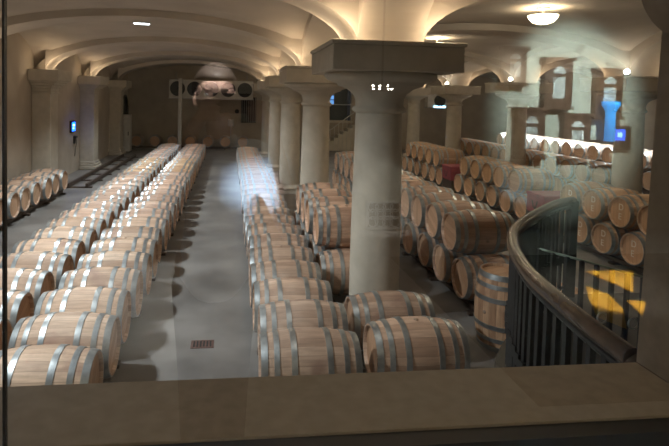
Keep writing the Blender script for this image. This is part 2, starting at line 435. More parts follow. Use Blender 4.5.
# stack F3 behind, between the hall columns
for i in range(15):
    barrel(10.85+jx(), 13.2+.73*i, ZR, '%s lower barrel from the window in the dim stack behind the red covers' % ORD[i], 'lower barrels of the dim stack behind the red covers', jt((.85,.74,.6)))
for i in range(14):
    barrel(10.85+jx(), 13.565+.73*i, ZR+.6, '%s upper barrel from the window in the dim stack behind the red covers' % ORD[i], 'upper barrels of the dim stack behind the red covers', jt((.85,.74,.6)))
# bright stack W at the far right
for i in range(15):
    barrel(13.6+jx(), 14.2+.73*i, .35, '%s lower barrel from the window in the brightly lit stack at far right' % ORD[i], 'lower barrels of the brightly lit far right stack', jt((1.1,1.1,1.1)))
for i in range(14):
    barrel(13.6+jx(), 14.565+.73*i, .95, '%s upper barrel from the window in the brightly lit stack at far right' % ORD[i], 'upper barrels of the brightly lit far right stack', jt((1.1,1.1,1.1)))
# barrels with their heads to us along the far wall
for i in range(7):
    barrel(-5.2+.99*i, 30.4, .12, '%s barrel from the left in the head-on row along the far wall' % ORD[i], 'head-on barrels along the far wall', jt((.95,.85,.75)), rz=math.pi/2)
# two barrels standing on end
barrel(3.47, 6.12, 0, 'upright barrel standing on its end beside the lying stack, in clear view', 'upright barrels near the railing', (.9,.74,.58), rx=.4, upright=True)
barrel(3.72, 5.45, 0, 'upright barrel on its end, partly behind the black railing', 'upright barrels near the railing', (.85,.7,.55), rx=1.2, upright=True)

# stencilled letters on the heads of the near right stack
def letter(txt, parent, loc, size):
    cu = bpy.data.curves.new('lettering', 'FONT'); cu.body = txt; cu.size = size; cu.extrude = .0015; cu.align_x = 'CENTER'; cu.align_y = 'CENTER'
    t = bpy.data.objects.new('tmp', cu); COL.objects.link(t)
    dg = bpy.context.evaluated_depsgraph_get(); me = bpy.data.meshes.new_from_object(t.evaluated_get(dg))
    bpy.data.objects.remove(t); me.materials.clear(); me.materials.append(M['stencil'])
    o = bpy.data.objects.new('stencilled_letter', me); COL.objects.link(o); o.parent = parent
    o.location = loc; o.rotation_euler = (math.pi/2, 0, -math.pi/2)
    return o
bpy.context.view_layer.update()
for o in list(COL.objects):
    if o.parent is None and o.get('category') == 'barrel' and abs(o.location.x-GX) < .05 and o.location.y < 10.9:
        for ch in o.children:
            if ch.name.startswith('head') and ch.data.vertices[0].co.x < 0:
                ch.rotation_euler = (0,0,0); x = -(BL-.035)-.003
                letter('D', ch, (x, -.01, .09), .17); letter('E', ch, (x, .01, -.09), .17)

# racks under the rows: two dark wooden rails each
def rack(x, y0, y1, label, z=.1, dx=.29):
    r = empty('barrel_rack', (x, (y0+y1)/2, 0), label, 'rack')
    L = (y1-y0)/2
    for s in (-1, 1):
        b = MB(); b.box((s*dx-.04, -L, .045), (s*dx+.04, L, z+.012)); b.build('rail', M['darkwood'], r)
    b = MB()
    n = max(2, int((y1-y0)/1.4))
    for k in range(n+1):
        y = -L+.1+(2*L-.2)*k/n; b.box((-.44, y-.05, 0), (.44, y+.05, .045))
    b.build('crosspieces', M['darkwood'], r)
rack(-1.62, 4.4, 25.4, 'dark timber rack under the barrel row on the left edge of the aisle')
rack(-2.76, 4.4, 25.4, 'dark timber rack under the outer barrel row left of the aisle')
rack(.81, 4.6, 24.2, 'dark timber rack under the barrel row on the right edge of the aisle')
rack(1.9, 4.8, 6.2, 'short dark rack under the two barrels before the nearest column')
rack(1.82, 7.2, 10.75, 'dark rack under the stack between the first two columns')
rack(3.88, 6.9, 17.1, 'dark rack under the two-high stack right of the nearest column')
rack(GX, 7.5, 21.4, 'dark rack under the long stack carrying red covers')
rack(10.85, 12.9, 23.8, 'dark rack under the dim stack behind the red covers')
rack(13.6, 13.9, 24.8, 'dark rack under the brightly lit far right stack', z=.35)
rack(-5.33, 10.5, 16.36, 'low dark rack under the short barrel row along the left wall', z=.12)
rack(-4.85, 17.3, 26.0, 'low empty dark rack on the floor along the left wall beyond its barrels', z=.14)
b = MB()
r = empty('barrel_rack', (-2.23, 30.4, 0), 'dark rack under the head-on barrels along the far wall', 'rack')
for s in (-1, 1):
    q = MB(); q.box((-3.5, s*.29-.04, .05), (3.5, s*.29+.04, .13)); q.build('rail', M['darkwood'], r)
q = MB()
for k in range(6): q.box((-3.3+1.3*k, -.44, 0), (-3.2+1.3*k, .44, .05))
q.build('crosspieces', M['darkwood'], r)

# red covers on the long stack
def red_cover(y0, y1, label):
    r = empty('red_cover', (GX-.04, (y0+y1)/2, .12), label, 'cover')
    L = (y1-y0)/2
    b = MB(); b.box((-.46, -L+.02, 0), (.46, L-.02, .34)); b.build('pallet', M['darkwood'], r)
    b = MB(); b.box((-.5, -L, .34), (.5, L, .80)); b.build('case', M['red'], r, bevel=.03)
    b = MB(); b.box((-.515, -L-.004, .74), (.515, L+.004, .815)); b.build('lid', M['red'], r, bevel=.02)
    b = MB()
    for a in (-1, 1): b.add([(-.508, a*.02, .46), (-.508, a*.06, .46), (-.508, a*.13, .64), (-.508, a*.085, .64)], [(0,1,2,3)] if a < 0 else [(3,2,1,0)])
    b.box((-.508, -.02, .43), (-.504, .02, .5)); b.build('emblem', M['black'], r)
red_cover(11.14, 11.86, 'burgundy red cover on the long stack, the nearer one beside the railing')
red_cover(16.25, 16.97, 'burgundy red cover on the long stack, the farther one')

# ------------------------------------------------------------------ left wall and far wall fittings
r = empty('wall_screen', (XL+.0, 20.6, 1.55), 'small glowing blue screen on the left wall', 'screen')
b = MB(); b.box((0, -.24, .02), (.08, .24, .46)); b.build('housing', M['black'], r, bevel=.01)
b = MB(); b.box((.08, -.19, .07), (.09, .19, .41)); s_ = b.build('display', M['screen'], r)
b = MB(); b.box((.09, -.1, .26), (.093, .1, .33)); b.box((.09, -.12, .16), (.093, .04, .2)); b.build('readout', M['screen_text'], s_)
r = empty('wall_phone', (XL, 20.9, 1.12), 'dark wall handset just below the blue screen', 'handset')
b = MB(); b.box((0, -.08, 0), (.06, .08, .3)); b.build('cradle', M['black'], r, bevel=.01)
b = MB(); b.box((.06, -.11, .22), (.12, .11, .28)); b.tube([(.08, 0, .22), (.1, .02, .05), (.06, 0, -.25), (.04, 0, -.5)], .012); b.build('receiver', M['black'], r)

def cooler(x0, x1, z0, z1, y, nf, label):
    r = empty('fan_cooler', ((x0+x1)/2, y, z0), label, 'cooler')
    W = (x1-x0)/2; Hh = z1-z0
    b = MB(); b.box((-W, -.5, 0), (W, 0, Hh)); b.build('casing', M['white'], r, bevel=.02)
    for k in range(nf):
        cx = -W + 2*W*(k+.5)/nf; q = min(Hh, 2*W/nf)*.42
        b = MB(); b.lathe([(q, -.53), (q, -.49)], 'Y', (cx, 0, Hh/2), 28); b.lathe([(q, -.505), (.001, -.505)], 'Y', (cx, 0, Hh/2), 28); b.torus((cx, -.53, Hh/2), q, .02, 'Y', 28); fa = b.build('fan', M['fanblack'], r)
        b = MB()
        for j in range(5):
            a = j*2*math.pi/5; ca, sa = math.cos(a), math.sin(a); cb, sb = math.cos(a+.5), math.sin(a+.5)
            b.add([(cx+.06*ca, -.515, Hh/2+.06*sa), (cx+q*.88*ca, -.525, Hh/2+q*.88*sa), (cx+q*.88*cb, -.51, Hh/2+q*.88*sb), (cx+.06*cb, -.51, Hh/2+.06*sb)], [(0,1,2,3)])
        b.lathe([(.07, -.52), (.06, -.56), (.001, -.56)], 'Y', (cx, 0, Hh/2), 14)
        b.build('blades', M['iron'], fa)
    b = MB(); b.box((-W-.04, -.52, -.05), (W+.04, 0, 0)); b.build('drip_tray', M['grey'], r)
    for s in (-1, 1):
        b = MB(); b.tube([(s*W*.85, -.2, Hh), (s*W*.85, -.2, Hh+.4)], .02); b.build('hanger', M['grey'], r)
    return r
cooler(-3.35, 1.25, 2.95, 3.95, 29.6, 5, 'long white cooling unit with a row of round black fans, high on the far wall')
r = cooler(11.5, 12.95, 2.72, 3.5, 29.9, 1, 'short cooling unit with one fan and a blue light, in the right hall')
b = MB(); b.box((-.35, -.54, -.02), (.35, -.52, .09)); b.build('blue_light', M['screen_text'], r)
r = empty('support_post', (-2.7, 28.7, 0), 'thin pale post standing in front of the far wall fans', 'post')
b = MB(); b.box((-.09, -.09, .08), (.09, .09, 4.0)); b.build('shaft', M['white'], r); b = MB(); b.box((-.22, -.22, 0), (.22, .22, .08)); b.build('foot', M['grey'], r)
r = empty('grille_door', (1.1, YF, 1.55), 'dark barred hatch in the far wall at the end of the aisle', 'hatch')
b = MB(); b.box((-.45, -.06, 0), (.45, 0, 1.5)); b.build('panel', M['fanblack'], r)
for k in range(7):
    q = MB(); q.tube([(-.4+.133*k, -.09, .02), (-.4+.133*k, -.09, 1.48)], .014, 6); q.build('bar', M['grey'], r)
q = MB()
for z in (.0, .5, 1.0, 1.48): q.box((-.46, -.1, z-.02), (.46, -.06, z+.02))
q.build('frame', M['iron'], r)
r = empty('utility_box', (.05, YF, 1.3), 'grey utility box with a pipe on the far wall beside the barred hatch', 'utility box')
b = MB(); b.box((-.18, -.14, 0), (.18, 0, .4)); b.build('box', M['grey'], r, bevel=.01)
b = MB(); b.tube([(0, -.07, 0), (0, -.07, -1.2)], .03); b.build('pipe', M['grey'], r)
b = MB(); b.lathe([(.13, -.06), (.13, 0)], 'Y', (.35, 0, .9), 20, cap=True); b.build('vent', M['iron'], r)
# dark arched doorway at the far end of the left wall
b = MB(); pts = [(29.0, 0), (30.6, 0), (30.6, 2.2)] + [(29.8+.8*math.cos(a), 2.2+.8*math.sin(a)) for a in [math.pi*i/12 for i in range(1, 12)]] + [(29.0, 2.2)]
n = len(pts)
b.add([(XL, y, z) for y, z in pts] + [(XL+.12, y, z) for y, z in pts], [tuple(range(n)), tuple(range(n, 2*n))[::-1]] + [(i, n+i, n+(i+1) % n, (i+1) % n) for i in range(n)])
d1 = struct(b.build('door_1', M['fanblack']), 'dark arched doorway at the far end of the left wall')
b = MB(); b.tube([(XL+.16, y, z) for y, z in [(29.0, 0), (29.0, 2.2)] + [(29.8-.8*math.cos(a), 2.2+.8*math.sin(a)) for a in [math.pi*i/12 for i in range(13)]] + [(30.6, 0)]], .07); b.build('door_frame', M['iron'], d1)
r = empty('electrical_cabinet', (-5.55, 28.5, 0), 'tall pale cabinet beside the dark arched doorway', 'cabinet')
b = MB(); b.box((-.3, -.3, .05), (.3, .3, 2.0)); b.build('body', M['white'], r, bevel=.02); b = MB(); b.box((-.32, -.32, 0), (.32, .32, .05)); b.build('plinth', M['iron'], r)
b = MB(); b.box((.2, -.33, .9), (.24, -.3, 1.1)); b.build('handle', M['iron'], r)

# alcove opening with balustrade and stair at the far wall
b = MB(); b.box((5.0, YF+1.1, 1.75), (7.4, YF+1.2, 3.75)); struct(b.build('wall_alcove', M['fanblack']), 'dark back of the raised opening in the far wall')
r = empty('lit_window', (6.25, YF+1.1, 2.75), 'blue lit window panes inside the dark raised opening', 'window')
for kx in range(2):
    for kz in range(3):
        b = MB(); b.box((-.28+.3*kx, -.04, .0+.3*kz), (-.04+.3*kx, -.01, .24+.3*kz)); b.build('pane', M['bluewin'], r)
b = MB()
for x in (-.3, -.01, .28): b.box((x-.012, -.06, -.05), (x+.012, 0, .92))
b.build('frame', M['iron'], r)
b = MB(); b.box((4.9, YF-.2, 1.62), (7.5, YF-.002, 1.76)); tag(b.build('stone_ledge', M['cond'], bevel=.02), 'pale stone ledge under the dark raised opening', 'ledge')
r = empty('balustrade', (6.2, YF, 1.76), 'black balustrade across the raised opening in the far wall', 'balustrade')
for k in range(20):
    b = MB(); b.tube([(-1.15+.12*k, .05, 0), (-1.15+.12*k, .05, .95)], .012, 6); b.build('baluster', M['iron'], r)
b = MB(); b.box((-1.2, .02, .95), (1.2, .08, 1.0)); b.build('top_rail', M['grey'], r)
r = empty('staircase', (6.9, 29.8, 0), 'pale staircase with white handrail climbing at the far wall', 'staircase')
b = MB()
for k in range(8): b.box((-1.6+.28*k, .5, 0), (-1.32+.28*k, 1.5, .19*(k+1)))
b.build('steps', M['cond'], r)
b = MB(); b.tube([(-1.7, .45, .95), (-.9, .45, 1.3), (0, .45, 2.0), (.7, .45, 2.5)], .03); b.build('handrail', M['white'], r)
for k in range(9):
    x = -1.5+.25*k; b = MB(); b.tube([(x, .45, .0), (x, .45, 1.02 + .62*max(0, .25*k-.1))], .014, 6); b.build('baluster', M['white'], r)

# floor drain
r = empty('floor_drain', (-.29, 6.35, 0), 'rusty rectangular drain cover set in the aisle floor', 'drain')
b = MB(); b.box((-.14, -.1, .0), (.14, .1, .008)); b.build('frame', noisy('rusty_iron', (.10, .05, .04), (.17, .10, .08), 30, .7), r)
b = MB()
for k in range(6): b.box((-.11+.04*k, -.07, .008), (-.09+.04*k, .07, .012))
b.build('slots', M['black'], r)

# ------------------------------------------------------------------ lamps of the cellar
WARM = (1.0, .76, .52); COOL = (.88, .94, 1.0); SOFT = (1.0, .87, .70)
def ceiling_lamp(x, y, label):
    r = empty('ceiling_lamp', (x, y, 4.62), label, 'lamp', 'glass bowl ceiling lamps')
    b = MB(); b.lathe([(.001, -.06), (.1, -.055), (.19, -.02), (.25, .05), (.27, .1), (.26, .1), (.24, .05), (.18, -.01), (.001, -.045)], n=28); b.build('bowl', M['bulbglass'], r)
    b = MB(); b.tube([(0, 0, .0), (0, 0, .25)], .02); b.lathe([(.001, .25), (.12, .25), (.12, .22), (.001, .21)], n=20); b.build('stem', M['grey'], r)
    b = MB(); b.lathe([(.001, -.1), (.02, -.09), (.025, -.06), (.001, -.05)], n=12); b.build('finial', M['grey'], r)
    light('bowl_lamp_light', 'POINT', (x, y, 4.76), 55, SOFT, .05)
    light('bowl_lamp_down', 'SPOT', (x, y, 4.5), 110, SOFT, .2, (x, y, 0), 150)
for k, (y, t) in enumerate([(9.3, 'nearest and brightest in the right hall'), (14.4, 'second along the right hall'), (19.5, 'third along the right hall'), (24.6, 'farthest along the right hall')]):
    ceiling_lamp(5.84, y, 'glass bowl lamp hanging under the vault, ' + t)
def slot_lamp(x, y, label):
    r = empty('slot_lamp', (x, y, 4.72), label, 'lamp', 'slot lamps under the aisle vault')
    b = MB(); b.box((-.2, -.1, 0), (.2, .1, .14)); b.build('housing', M['white'], r); b = MB(); b.box((-.17, -.07, -.01), (.17, .07, 0)); b.build('diffuser', M['coolslot'], r)
SL = [(-2.1, 12.6, 'cool white slot lamp under the aisle vault, the one in clear view')]
for x, y, l in SL: slot_lamp(x, y, l)
for y, e in ((4.4, 820), (9.3, 780), (14.4, 760), (19.5, 620), (23.0, 170)):
    light('aisle_spot', 'SPOT', (-3.4, y, 4.6), e, COOL, .06, (-2.0, y+.4, 0), 125, .6)
    light('aisle_spot_right', 'SPOT', (.9, y, 4.5), 42, (1.0, .92, .84), .08, (1.3, y+.4, 0), 100, .7)
def flood(x, y, label):
    r = empty('flood_lamp', (x, y, ZS), label, 'lamp')
    b = MB(); b.box((-.05, -.05, 0), (.05, .05, .05)); b.build('bracket', M['iron'], r)
    b = MB(); b.ball((0, 0, .1), .06, 12, 8); b.build('bulb', M['spotface'], r)
flood(XC2-.85+.2, YG[2]-.62, 'small white flood lamp on the top block of the right hall column nearest us')
flood(XC2-.85+.2, YG[3]-.62, 'small white flood lamp on the top block of the middle right hall column')
flood(XC2-.85+.2, YG[4]-.62, 'small white flood lamp on the top block of the farther right hall column')
for xx in (XC1, XC2):
    for k in range(1, 6):
        for sx in (-1, 1):
            for sy in (-1, 1):
                light('capital_uplight', 'POINT', (xx+sx*.66, YG[k]+sy*.66, ZS+.12), (18 if k == 1 else (12 if k < 5 else 3)) if xx == XC1 else 7, WARM, .04)
for k in range(2, 5):
    for sy in (-1, 1): light('pilaster_uplight', 'POINT', (XL+.72, YG[k]+sy*.58, ZS+.1), 9, WARM, .04)
for y in (14.5, 17, 19.5, 22, 24.5): light('far_right_spot', 'SPOT', (13.6, y, 4.4), 1000, (.93, .97, 1.0), .1, (13.6, y, 0), 95, .5)
light('aisle_vault_wash', 'SPOT', (-2.6, 4.2, 3.2), 140, (.45, .68, 1.0), .1, (-2.6, 4.2, 5), 150, .8)  # cool light added without a fixture to tint the near vault
light('screen_glow', 'POINT', (XL+.25, 20.6, 1.85), 3.0, (.05, .2, 1.0), .05)

# ------------------------------------------------------------------ balcony and railing outside the window
path_ctrl = [(1.235, 1.42), (1.24, 1.5), (1.27, 1.74), (1.37, 2.21), (1.56, 2.67), (1.84, 3.08), (2.45, 3.67), (2.75, 3.86)]
def catmull(P, m=8):
    out = []
    for i in range(len(P)-1):
        p0, p1, p2, p3 = P[max(i-1,0)], P[i], P[i+1], P[min(i+2,len(P)-1)]
        for k in range(m):
            t = k/m
            out.append(tuple(.5*((2*p1[j]) + (-p0[j]+p2[j])*t + (2*p0[j]-5*p1[j]+4*p2[j]-p3[j])*t*t + (-p0[j]+3*p1[j]-3*p2[j]+p3[j])*t**3) for j in range(2)))
    out.append(P[-1]); return out
path = catmull(path_ctrl); HZ = H-.75-.02
poly = [(1.17, 1.26)] + [(x-.06, y+.04) for x, y in path] + [(4.4, 3.9), (4.4, 1.26)]
b = MB(); b.prism(poly, VF-.22, VF); struct(b.build('floor_balcony', M['wainscot']), 'dark balcony floor outside the viewing window')
r = empty('curved_railing', (1.3, 1.9, VF), 'curved black iron railing with polished brown handrail outside the window', 'railing')
ox, oy = 1.3, 1.9
b = MB(); b.tube([(x-ox, y-oy, HZ-VF) for x, y in path], .034, 14); e = path[0]
b.tube([(e[0]-ox, e[1]-oy, HZ-VF), (e[0]-ox+.01, e[1]-oy-.05, HZ-VF-.03), (e[0]-ox+.02, e[1]-oy-.06, HZ-VF-.08)], .034, 14); b.build('handrail', M['rail'], r)
b = MB(); b.tube([(x-ox, y-oy, HZ-VF-.05) for x, y in path], .014, 6); b.tube([(x-ox, y-oy, .09) for x, y in path], .014, 6); b.build('flat_bar', M['iron'], r)
acc = 0; last = path[0]; nxt = .04
for p in path[1:]:
    d = math.dist(p, last)
    while nxt <= acc + d:
        t = (nxt-acc)/d; x = last[0]+(p[0]-last[0])*t; y = last[1]+(p[1]-last[1])*t
        b = MB(); b.box((x-ox-.011, y-oy-.011, 0), (x-ox+.011, y-oy+.011, HZ-VF-.04)); b.box((x-ox-.02, y-oy-.02, .30), (x-ox+.02, y-oy+.02, .36)); b.build('baluster', M['iron'], r)
        nxt += .085
    acc += d; last = p
b = MB(); x, y = path[-1]; b.box((x-ox-.03, y-oy-.03, 0), (x-ox+.03, y-oy+.03, HZ-VF)); b.build('end_post', M['iron'], r)
# inner stair railing
P0, P1 = (2.12, 3.3, 2.06), (2.62, 2.97, 1.97)
r = empty('stair_railing', (2.3, 3.15, VF), 'low black stair railing with thin greenish top rail and ring ornaments', 'railing')
b = MB(); b.tube([(P0[i]-(2.3, 3.15, VF)[i]) for i in range(3)] and [tuple(P0[i]-(2.3,3.15,VF)[i] for i in range(3)), tuple(P1[i]-(2.3,3.15,VF)[i] for i in range(3))], .008, 6); b.build('top_rail', noisy('greenish_metal', (.35, .45, .38), (.45, .55, .48), 8, .3, .6), r)
for k in range(8):
    t = k/7; x = P0[0]+(P1[0]-P0[0])*t-2.3; y = P0[1]+(P1[1]-P0[1])*t-3.15; z = P0[2]+(P1[2]-P0[2])*t-VF
    b = MB(); b.box((x-.012, y-.012, 0), (x+.012, y+.012, z)); bb = b.build('baluster', M['iron'], r)
    if k % 2 == 0:
        b = MB(); b.torus((x+.04, y-.02, .16), .035, .006, 'Y', 16, 6); b.build('ring', M['grey'], bb)

# ------------------------------------------------------------------ viewing gallery: window wall, glass, room behind the camera
SZ = 2.39; WX0, WX1 = -1.6, 1.055; WZ1 = 3.62; YW0 = .985; YW1 = 1.205
w = MB()
w.box((-6.3, YW0, SZ), (WX0, YW1, 5.2)); w.box((WX0, YW0, WZ1), (WX1+.04, YW1, 5.2))
# right reveal, leaning slightly outwards towards its top
w.add([(WX1, YW0, SZ), (18, YW0, SZ), (18, YW1, SZ), (WX1, YW1, SZ), (WX1+.075, YW0, 5.2), (18, YW0, 5.2), (18, YW1, 5.2), (WX1+.075, YW1, 5.2)],
      [(0,3,2,1),(4,5,6,7),(0,1,5,4),(1,2,6,5),(2,3,7,6),(3,0,4,7)])
w.box((-6.3, YW0, 0), (18.0, YW1, SZ-.06))
struct(w.build('wall_window', M['sill']), 'plaster wall holding the viewing window')
b = MB(); b.box((WX0, YW0, SZ-.06), (WX1, YW1, SZ)); struct(b.build('window_sill', M['sill'], bevel=.004), 'brown plaster window sill across the foreground')
w = MB(); w.box((-4.2, GLASS_Y-.03, VF), (6.0, YW0-.002, SZ-.004)); struct(w.build('baseboard_window', M['wainscot']), 'black panelling below the viewing window')
GX0, GX1 = -2.6, 2.6
win = empty('window_1', (0, GLASS_Y, SZ), 'large viewing window looking into the barrel cellar', None, None, 'structure')
b = MB(); b.box((GX0, -.004, 0), (GX1, .004, 4.2-SZ)); b.build('glass_pane', M['glass'], win)
b = MB(); b.box((-.398, -.006, 0), (-.394, .006, 4.2-SZ)); b.build('glass_joint', M['black'], win)
w = MB(); w.box((-4.2, .9, VF), (GX0, YW0-.002, 4.7)); w.box((GX1, .9, VF), (6.0, YW0-.002, 4.7)); w.box((GX0, .9, 4.2), (GX1, YW0-.002, 4.7))
struct(w.build('wall_gallery_front', M['sill']), 'gallery wall around the viewing window')
b = MB(); b.lathe([(.14, YW0+.01), (.14, YW1-.01)], 'Y', (WX1+.085, 0, 3.36), 40, cap=True); struct(b.build('trim_90', M['sill']), 'rounded plaster corbel at the top right of the window')
# gallery shell
BY = -4.06
w = MB(); w.box((-4.2, BY-.2, VF), (6.0, BY, 4.7)); struct(w.build('wall_gallery_back', M['backwall']), 'pale greenish wall reflected in the glass')
w = MB(); w.box((-4.4, BY-.2, VF), (-4.2, 1.0, 4.7)); struct(w.build('wall_gallery_left', M['sill']))
w = MB(); w.box((6.0, BY-.2, VF), (6.2, 1.0, 4.7)); struct(w.build('wall_gallery_right', M['sill']))
w = MB(); w.box((-4.4, BY-.2, VF-.2), (6.2, 1.0, VF)); struct(w.build('floor_gallery', M['gfloor']))
w = MB(); w.box((-4.4, BY-.2, 4.7), (6.2, 1.0, 4.9)); struct(w.build('ceiling_gallery', M['sill']))

def plaque(x, z, wd, ht, label):
    r = empty('wall_plaque', (x, BY, z), label, 'plaque', 'dark wooden plaques on the gallery wall')
    b = MB(); b.box((-wd/2, 0, -ht/2), (wd/2, .09, ht/2)); b.build('board', M['plaque'], r, bevel=.008)
    b = MB(); b.box((-wd/2-.02, 0, ht/2-.02), (wd/2+.02, .12, ht/2+.02)); b.box((-wd/2-.02, 0, -ht/2-.03), (wd/2+.02, .11, -ht/2+.01)); b.build('moulding', M['plaque'], r)
    b = MB(); b.box((-wd*.22, .09, -ht*.32), (wd*.22, .095, ht*.12)); b.build('paper', M['paper'], r)
    b = MB(); q = [(-wd*.22, ht*.2), (wd*.22, ht*.2), (wd*.22, ht*.27)] + [(wd*.16*math.cos(a), ht*.27+ht*.08*math.sin(a)) for a in [math.pi*i/8 for i in range(9)]] + [(-wd*.22, ht*.27)]
    n = len(q); b.add([(x_, .095, z_) for x_, z_ in q] + [(x_, .09, z_) for x_, z_ in q], [tuple(range(n))[::-1]] + [(i, (i+1) % n, n+(i+1) % n, n+i) for i in range(n)])
    b.build('crest', M['paper'], r)
plaque(3.95, 3.31, .36, .58, 'dark wooden plaque with pale paper, centre one of the reflected group')
plaque(4.62, 3.2, .36, .58, 'dark wooden plaque at the upper right of the reflected group')
plaque(4.22, 2.68, .36, .5, 'dark wooden plaque low in the middle, just above the bright barrels')
plaque(3.62, 2.70, .36, .58, 'dark wooden plaque at the lower left of the reflected group')
plaque(3.38, 3.5, .30, .42, 'dim wooden plaque at the upper left of the reflected group')
r = empty('gallery_screen', (4.81, BY, 2.56), 'small bright blue screen reflected at the right beside the stone column', 'screen')
b = MB(); b.box((-.16, 0, -.06), (.16, .05, .24)); b.build('housing', M['black'], r)
b = MB(); b.box((-.075, .05, .06), (.075, .06, .2)); s_ = b.build('display', M['screen'], r)
b = MB(); b.box((-.03, .06, .1), (.03, .064, .16)); b.build('readout', M['screen_text'], s_)
b = MB(); b.lathe([(.06, 0), (.055, .34), (.065, .38), (.10, .43), (.10, .48)], n=20, cap=True)
tag(b.build('blue_glow_shape', emit('blue_glow', (.0, .36, 1.0), 2.8), loc=(4.56, BY+.2, 2.62)), 'flared blue-lit shape, its glow put into the material, reflected above the blue screen', 'lamp')  # emission stands in for blue light falling on this shape
r = empty('glow_bracket', (4.62, BY, 2.58), 'slim black shelf under the blue glowing shape', 'shelf'); b = MB(); b.box((-.2, 0, 0), (.06, .35, .04)); b.build('board', M['black'], r)

# chandelier reflected over the nearest column
r = empty('chandelier', (1.55, -3.3, 4.7), 'small ring of bare bulbs reflected over the nearest column capital', 'chandelier')
b = MB(); b.tube([(0,0,0), (0,0,-1.5)], .012, 6); b.build('rod', M['iron'], r)
b = MB(); b.torus((0, 0, -1.55), .09, .006, 'Z', 20, 6); b.build('ring', M['iron'], r)
for k in range(7):
    a = k*2*math.pi/7+.3; b = MB(); b.ball((.1*math.cos(a), .1*math.sin(a), -1.53+.03*(k % 2)), .011, 10, 6); b.build('bulb', M['bulb'], r)
# lattice grille low on the back wall
r = empty('lattice_grille', (1.84, BY, 1.56), 'pale lattice of interlocking circles reflected low on the nearest column', 'grille')
b = MB()
for i in range(4):
    for j in range(3): b.torus((-.135+.09*i, .03, .05+.09*j), .06, .008, 'Y', 18, 6)
b.build('circles', M['paper'], r)
b = MB(); b.box((-.21, 0, -.03), (.21, .012, .28)); b.build('backing', M['black'], r)
b = MB()
for lo, hi in (((-.22,0,-.04),(.22,.04,-.02)), ((-.22,0,.27),(.22,.04,.29)), ((-.22,0,-.04),(-.2,.04,.29)), ((.2,0,-.04),(.22,.04,.29))): b.box(lo, hi)
b.build('frame', M['paper'], r)
b = MB(); b.box((1.6, -3.0, VF), (4.7, -.5, VF+.008)); tag(b.build('floor_sheet', M['black']), 'black rug added to keep the gallery floor dark around the yellow patches', 'sheet')  # dark sheet added so the spot does not brighten the floor here
# yellow slabs painting patches of light on the gallery floor
def patch_piece(pts, label):
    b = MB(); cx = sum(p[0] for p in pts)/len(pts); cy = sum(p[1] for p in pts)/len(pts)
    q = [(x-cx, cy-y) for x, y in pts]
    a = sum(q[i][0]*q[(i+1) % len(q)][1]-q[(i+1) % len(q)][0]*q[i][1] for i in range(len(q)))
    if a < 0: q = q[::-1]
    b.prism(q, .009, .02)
    o = b.build('floor_light_patch', M['yellow'], loc=(cx, 2*GLASS_Y-cy, VF)); tag(o, label, 'mat', 'yellow slabs standing in for light on the gallery floor')
patch_piece([(3.28, 4.4), (3.77, 4.4), (3.33, 3.88)], 'large yellow triangle standing in for light on the floor, reflected behind the railing')
patch_piece([(3.02, 4.03), (3.08, 3.85), (2.97, 3.55), (2.75, 3.25), (2.68, 3.45), (2.84, 3.75)], 'bent yellow strip standing in for light on the floor, reflected across the handrail')
patch_piece([(3.14, 3.72), (3.27, 3.68), (3.02, 3.42)], 'small yellow piece standing in for light on the floor, reflected beside the jamb')

# ------------------------------------------------------------------ the photographer (seen only as a reflection)
def skin_mesh(chains, balls=(), voxel=.009, cut=None):
    """joined skinned chains and ellipsoids, fused into one continuous surface"""
    vs = []; es = []; rad = []
    key = {}
    for ch in chains:
        prev = None
        for p in ch:
            k = (round(p[0], 4), round(p[1], 4), round(p[2], 4))
            if k not in key: key[k] = len(vs); vs.append(p[:3]); rad.append(p[3])
            if prev is not None: es.append((prev, key[k]))
            prev = key[k]
    mb = MB()
    for a, b_ in es:                       # tapered round limbs
        A, B = Vector(vs[a]), Vector(vs[b_]); n = 5
        mb.tube([A.lerp(B, i/n) for i in range(n+1)], 0, 14, [rad[a]+(rad[b_]-rad[a])*i/n for i in range(n+1)])
    for i, p in enumerate(vs): mb.ball(p, rad[i], 14, 10)
    for c, r_ in balls: mb.ball(c, r_, 20, 14)
    me = bpy.data.meshes.new('tmp'); me.from_pydata(mb.v, [], mb.f); o = bpy.data.objects.new('tmp', me); COL.objects.link(o)
    m = o.modifiers.new('r', 'REMESH'); m.mode = 'VOXEL'; m.voxel_size = voxel
    s = o.modifiers.new('s', 'SMOOTH'); s.factor = .5; s.iterations = 3
    dg = bpy.context.evaluated_depsgraph_get(); out = bpy.data.meshes.new_from_object(o.evaluated_get(dg)); bpy.data.objects.remove(o)
    for p in out.polygons: p.use_smooth = True
    return out
def mesh_obj(name, me, mat, parent):
    me.materials.clear(); me.materials.append(mat); o = bpy.data.objects.new(name, me); COL.objects.link(o); o.parent = parent; return o
px, py = -.05, -.23
person = empty('person', (px, py, VF), 'person in a pale blue shirt raising a phone, reflected in the window', 'person')
def L(x, y, z, r): return (x-px, (y+.19 if y < -.2 else y)-py, z-VF, r)
hx, hy, hz = -.06, -.165, 3.045
spine = [L(-.05,-.42,2.38,.13), L(-.04,-.42,2.52,.125), L(-.02,-.43,2.66,.13), L(-.01,-.42,2.77,.09), L(-.035,-.40,2.88,.054), L(-.06,-.385,3.0,.054)]
